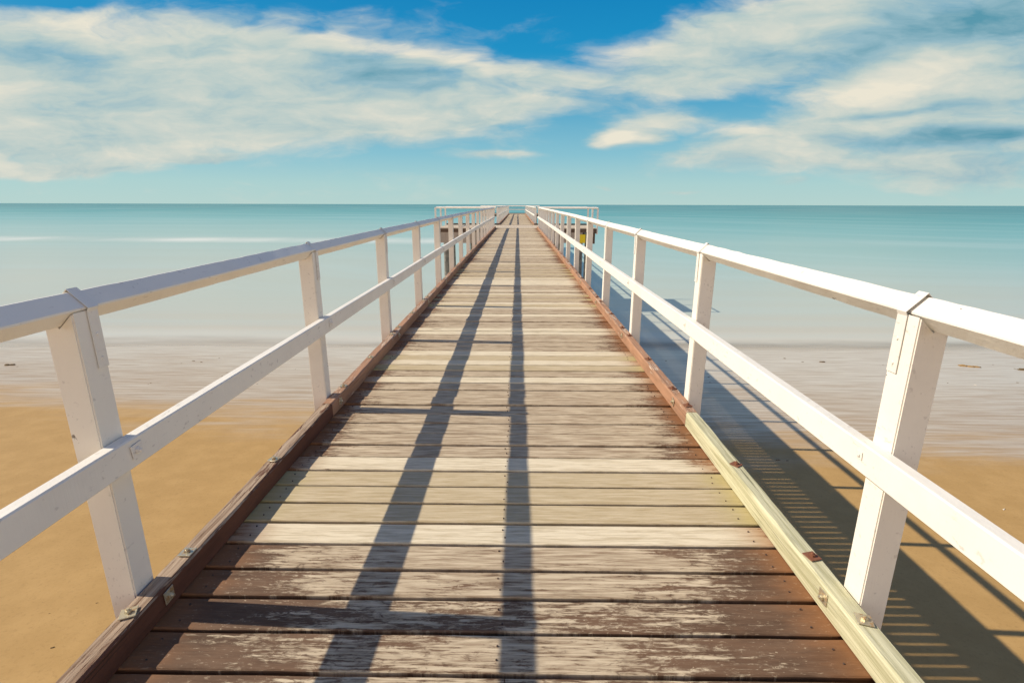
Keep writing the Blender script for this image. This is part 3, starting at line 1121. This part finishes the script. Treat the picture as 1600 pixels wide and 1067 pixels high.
dens = T.math('ADD', dens, T.math('MULTIPLY', T.math('SUBTRACT', puff2, 0.5), 1.2))
dens = T.math('ADD', dens, T.math('MULTIPLY', T.math('SUBTRACT', soft, 0.5), 0.45))
mask = T.step(dens, 0.05, 1.18)
# thicker cloud is grey-teal underneath, sunlit cream on its edges
dark = total([blob(590, 118, 200, 62, -4, 0.68), blob(70, 95, 190, 48, -8, 0.42), blob(250, 170, 220, 30, -6, 0.3), blob(1440, 48, 270, 66, 18, 1.0), blob(1150, 95, 220, 45, 12, 0.35),
              blob(1510, 215, 280, 25, 1, 1.05), blob(1420, 172, 190, 12, 5, 0.55), blob(1570, 60, 140, 90, 0, 0.5), blob(1530, 265, 260, 60, 0, 0.35)])
bright = total([blob(1370, 125, 150, 44, 12, 0.8, 0.2), blob(560, 62, 140, 24, -6, 0.6), blob(700, 85, 130, 26, -12, 0.55), blob(970, 216, 40, 20, 0, 0.9),
                blob(960, 80, 130, 26, 22, 0.6), blob(1130, 205, 90, 18, 0, 0.4), blob(150, 40, 230, 30, -4, 0.35)])
sh = T.math('ADD', T.math('MULTIPLY', T.math('SUBTRACT', streak, 0.5), -1.5), 0.28)
sh = T.math('ADD', sh, T.math('MULTIPLY', T.math('SUBTRACT', fineN, 0.5), -0.6))
puff = T.noise(T.vmath('MULTIPLY', wuv, (7.0, 21.0, 1)), 1.0, 5, 0.58)
sh = T.math('ADD', sh, T.math('MULTIPLY', T.math('SUBTRACT', puff, 0.5), -1.3))
sh = T.math('ADD', sh, dark)
sh = T.math('SUBTRACT', sh, bright)
cloud = T.ramp(T.step(sh, -0.35, 1.35, 0, 1, False), [
    (0.0, lin(232, 226, 208)), (0.22, lin(211, 214, 203)), (0.45, lin(184, 201, 198)), (0.70, lin(146, 182, 194)), (1.0, lin(88, 150, 170))])
# clear sky: physical sky graded towards the deep cyan-blue of the photograph
skyc = T.vmath('SCALE', skyt.outputs[0], s=STR)
el = T.math('MAXIMUM', d[2], 0.0)
tel = T.math('DIVIDE', d[2], T.math('SQRT', T.math('SUBTRACT', 1.0001, T.math('MULTIPLY', d[2], d[2]))))
grade = T.ramp(T.step(tel, 0.0, 0.345, 0, 1, False), [
    (0.0, lin(182, 212, 208)), (0.10, lin(170, 208, 208)), (0.25, lin(134, 192, 208)), (0.50, lin(78, 164, 200)), (0.75, lin(14, 143, 196)), (1.0, lin(0, 130, 188))])
clear = T.mix(0.94, skyc, grade)
front = T.mix(mask, clear, cloud)
# unseen sky behind the camera: overbright broken cloud added to fill shaded faces
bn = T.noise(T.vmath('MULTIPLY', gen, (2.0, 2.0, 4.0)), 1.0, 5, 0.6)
back_fill = T.mix(T.step(bn, 0.36, 0.60), (0.30, 0.36, 0.48), (1.75, 1.62, 1.52))
res = T.mix(T.step(d[1], -0.25, 0.12), back_fill, front)
top = T.mix(T.step(bn, 0.42, 0.66), (0.04, 0.13, 0.38), (0.13, 0.17, 0.31))
res = T.mix(T.step(T.math('DIVIDE', d[2], T.math('MAXIMUM', T.math('ABSOLUTE', d[1]), 0.02)), 0.40, 0.9), res, top)
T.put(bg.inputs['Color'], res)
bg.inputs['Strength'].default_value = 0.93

# ------------------------------------------------------------------ camera
cam = bpy.data.cameras.new('camera')
cam.sensor_width = 36.0
cam.lens = 18.0
cam.clip_start = 0.05
cam.clip_end = 200000
co = bpy.data.objects.new('camera', cam)
col.objects.link(co)
co.location = (0, 0, EYE)
fwd = Vector((math.sin(R(-0.57)) * math.cos(R(14.96)), math.cos(R(-0.57)) * math.cos(R(14.96)), -math.sin(R(14.96))))
q = fwd.to_track_quat('-Z', 'Y')
co.rotation_mode = 'QUATERNION'
from mathutils import Quaternion
co.rotation_quaternion = q @ Quaternion((0, 0, 1), R(0.153))
scene.camera = co

scene.render.engine = 'CYCLES'
scene.view_settings.view_transform = 'Standard'
scene.view_settings.look = 'None'
scene.view_settings.exposure = 0.15
scene.view_settings.gamma = 1.0
scene.cycles.max_bounces = 8
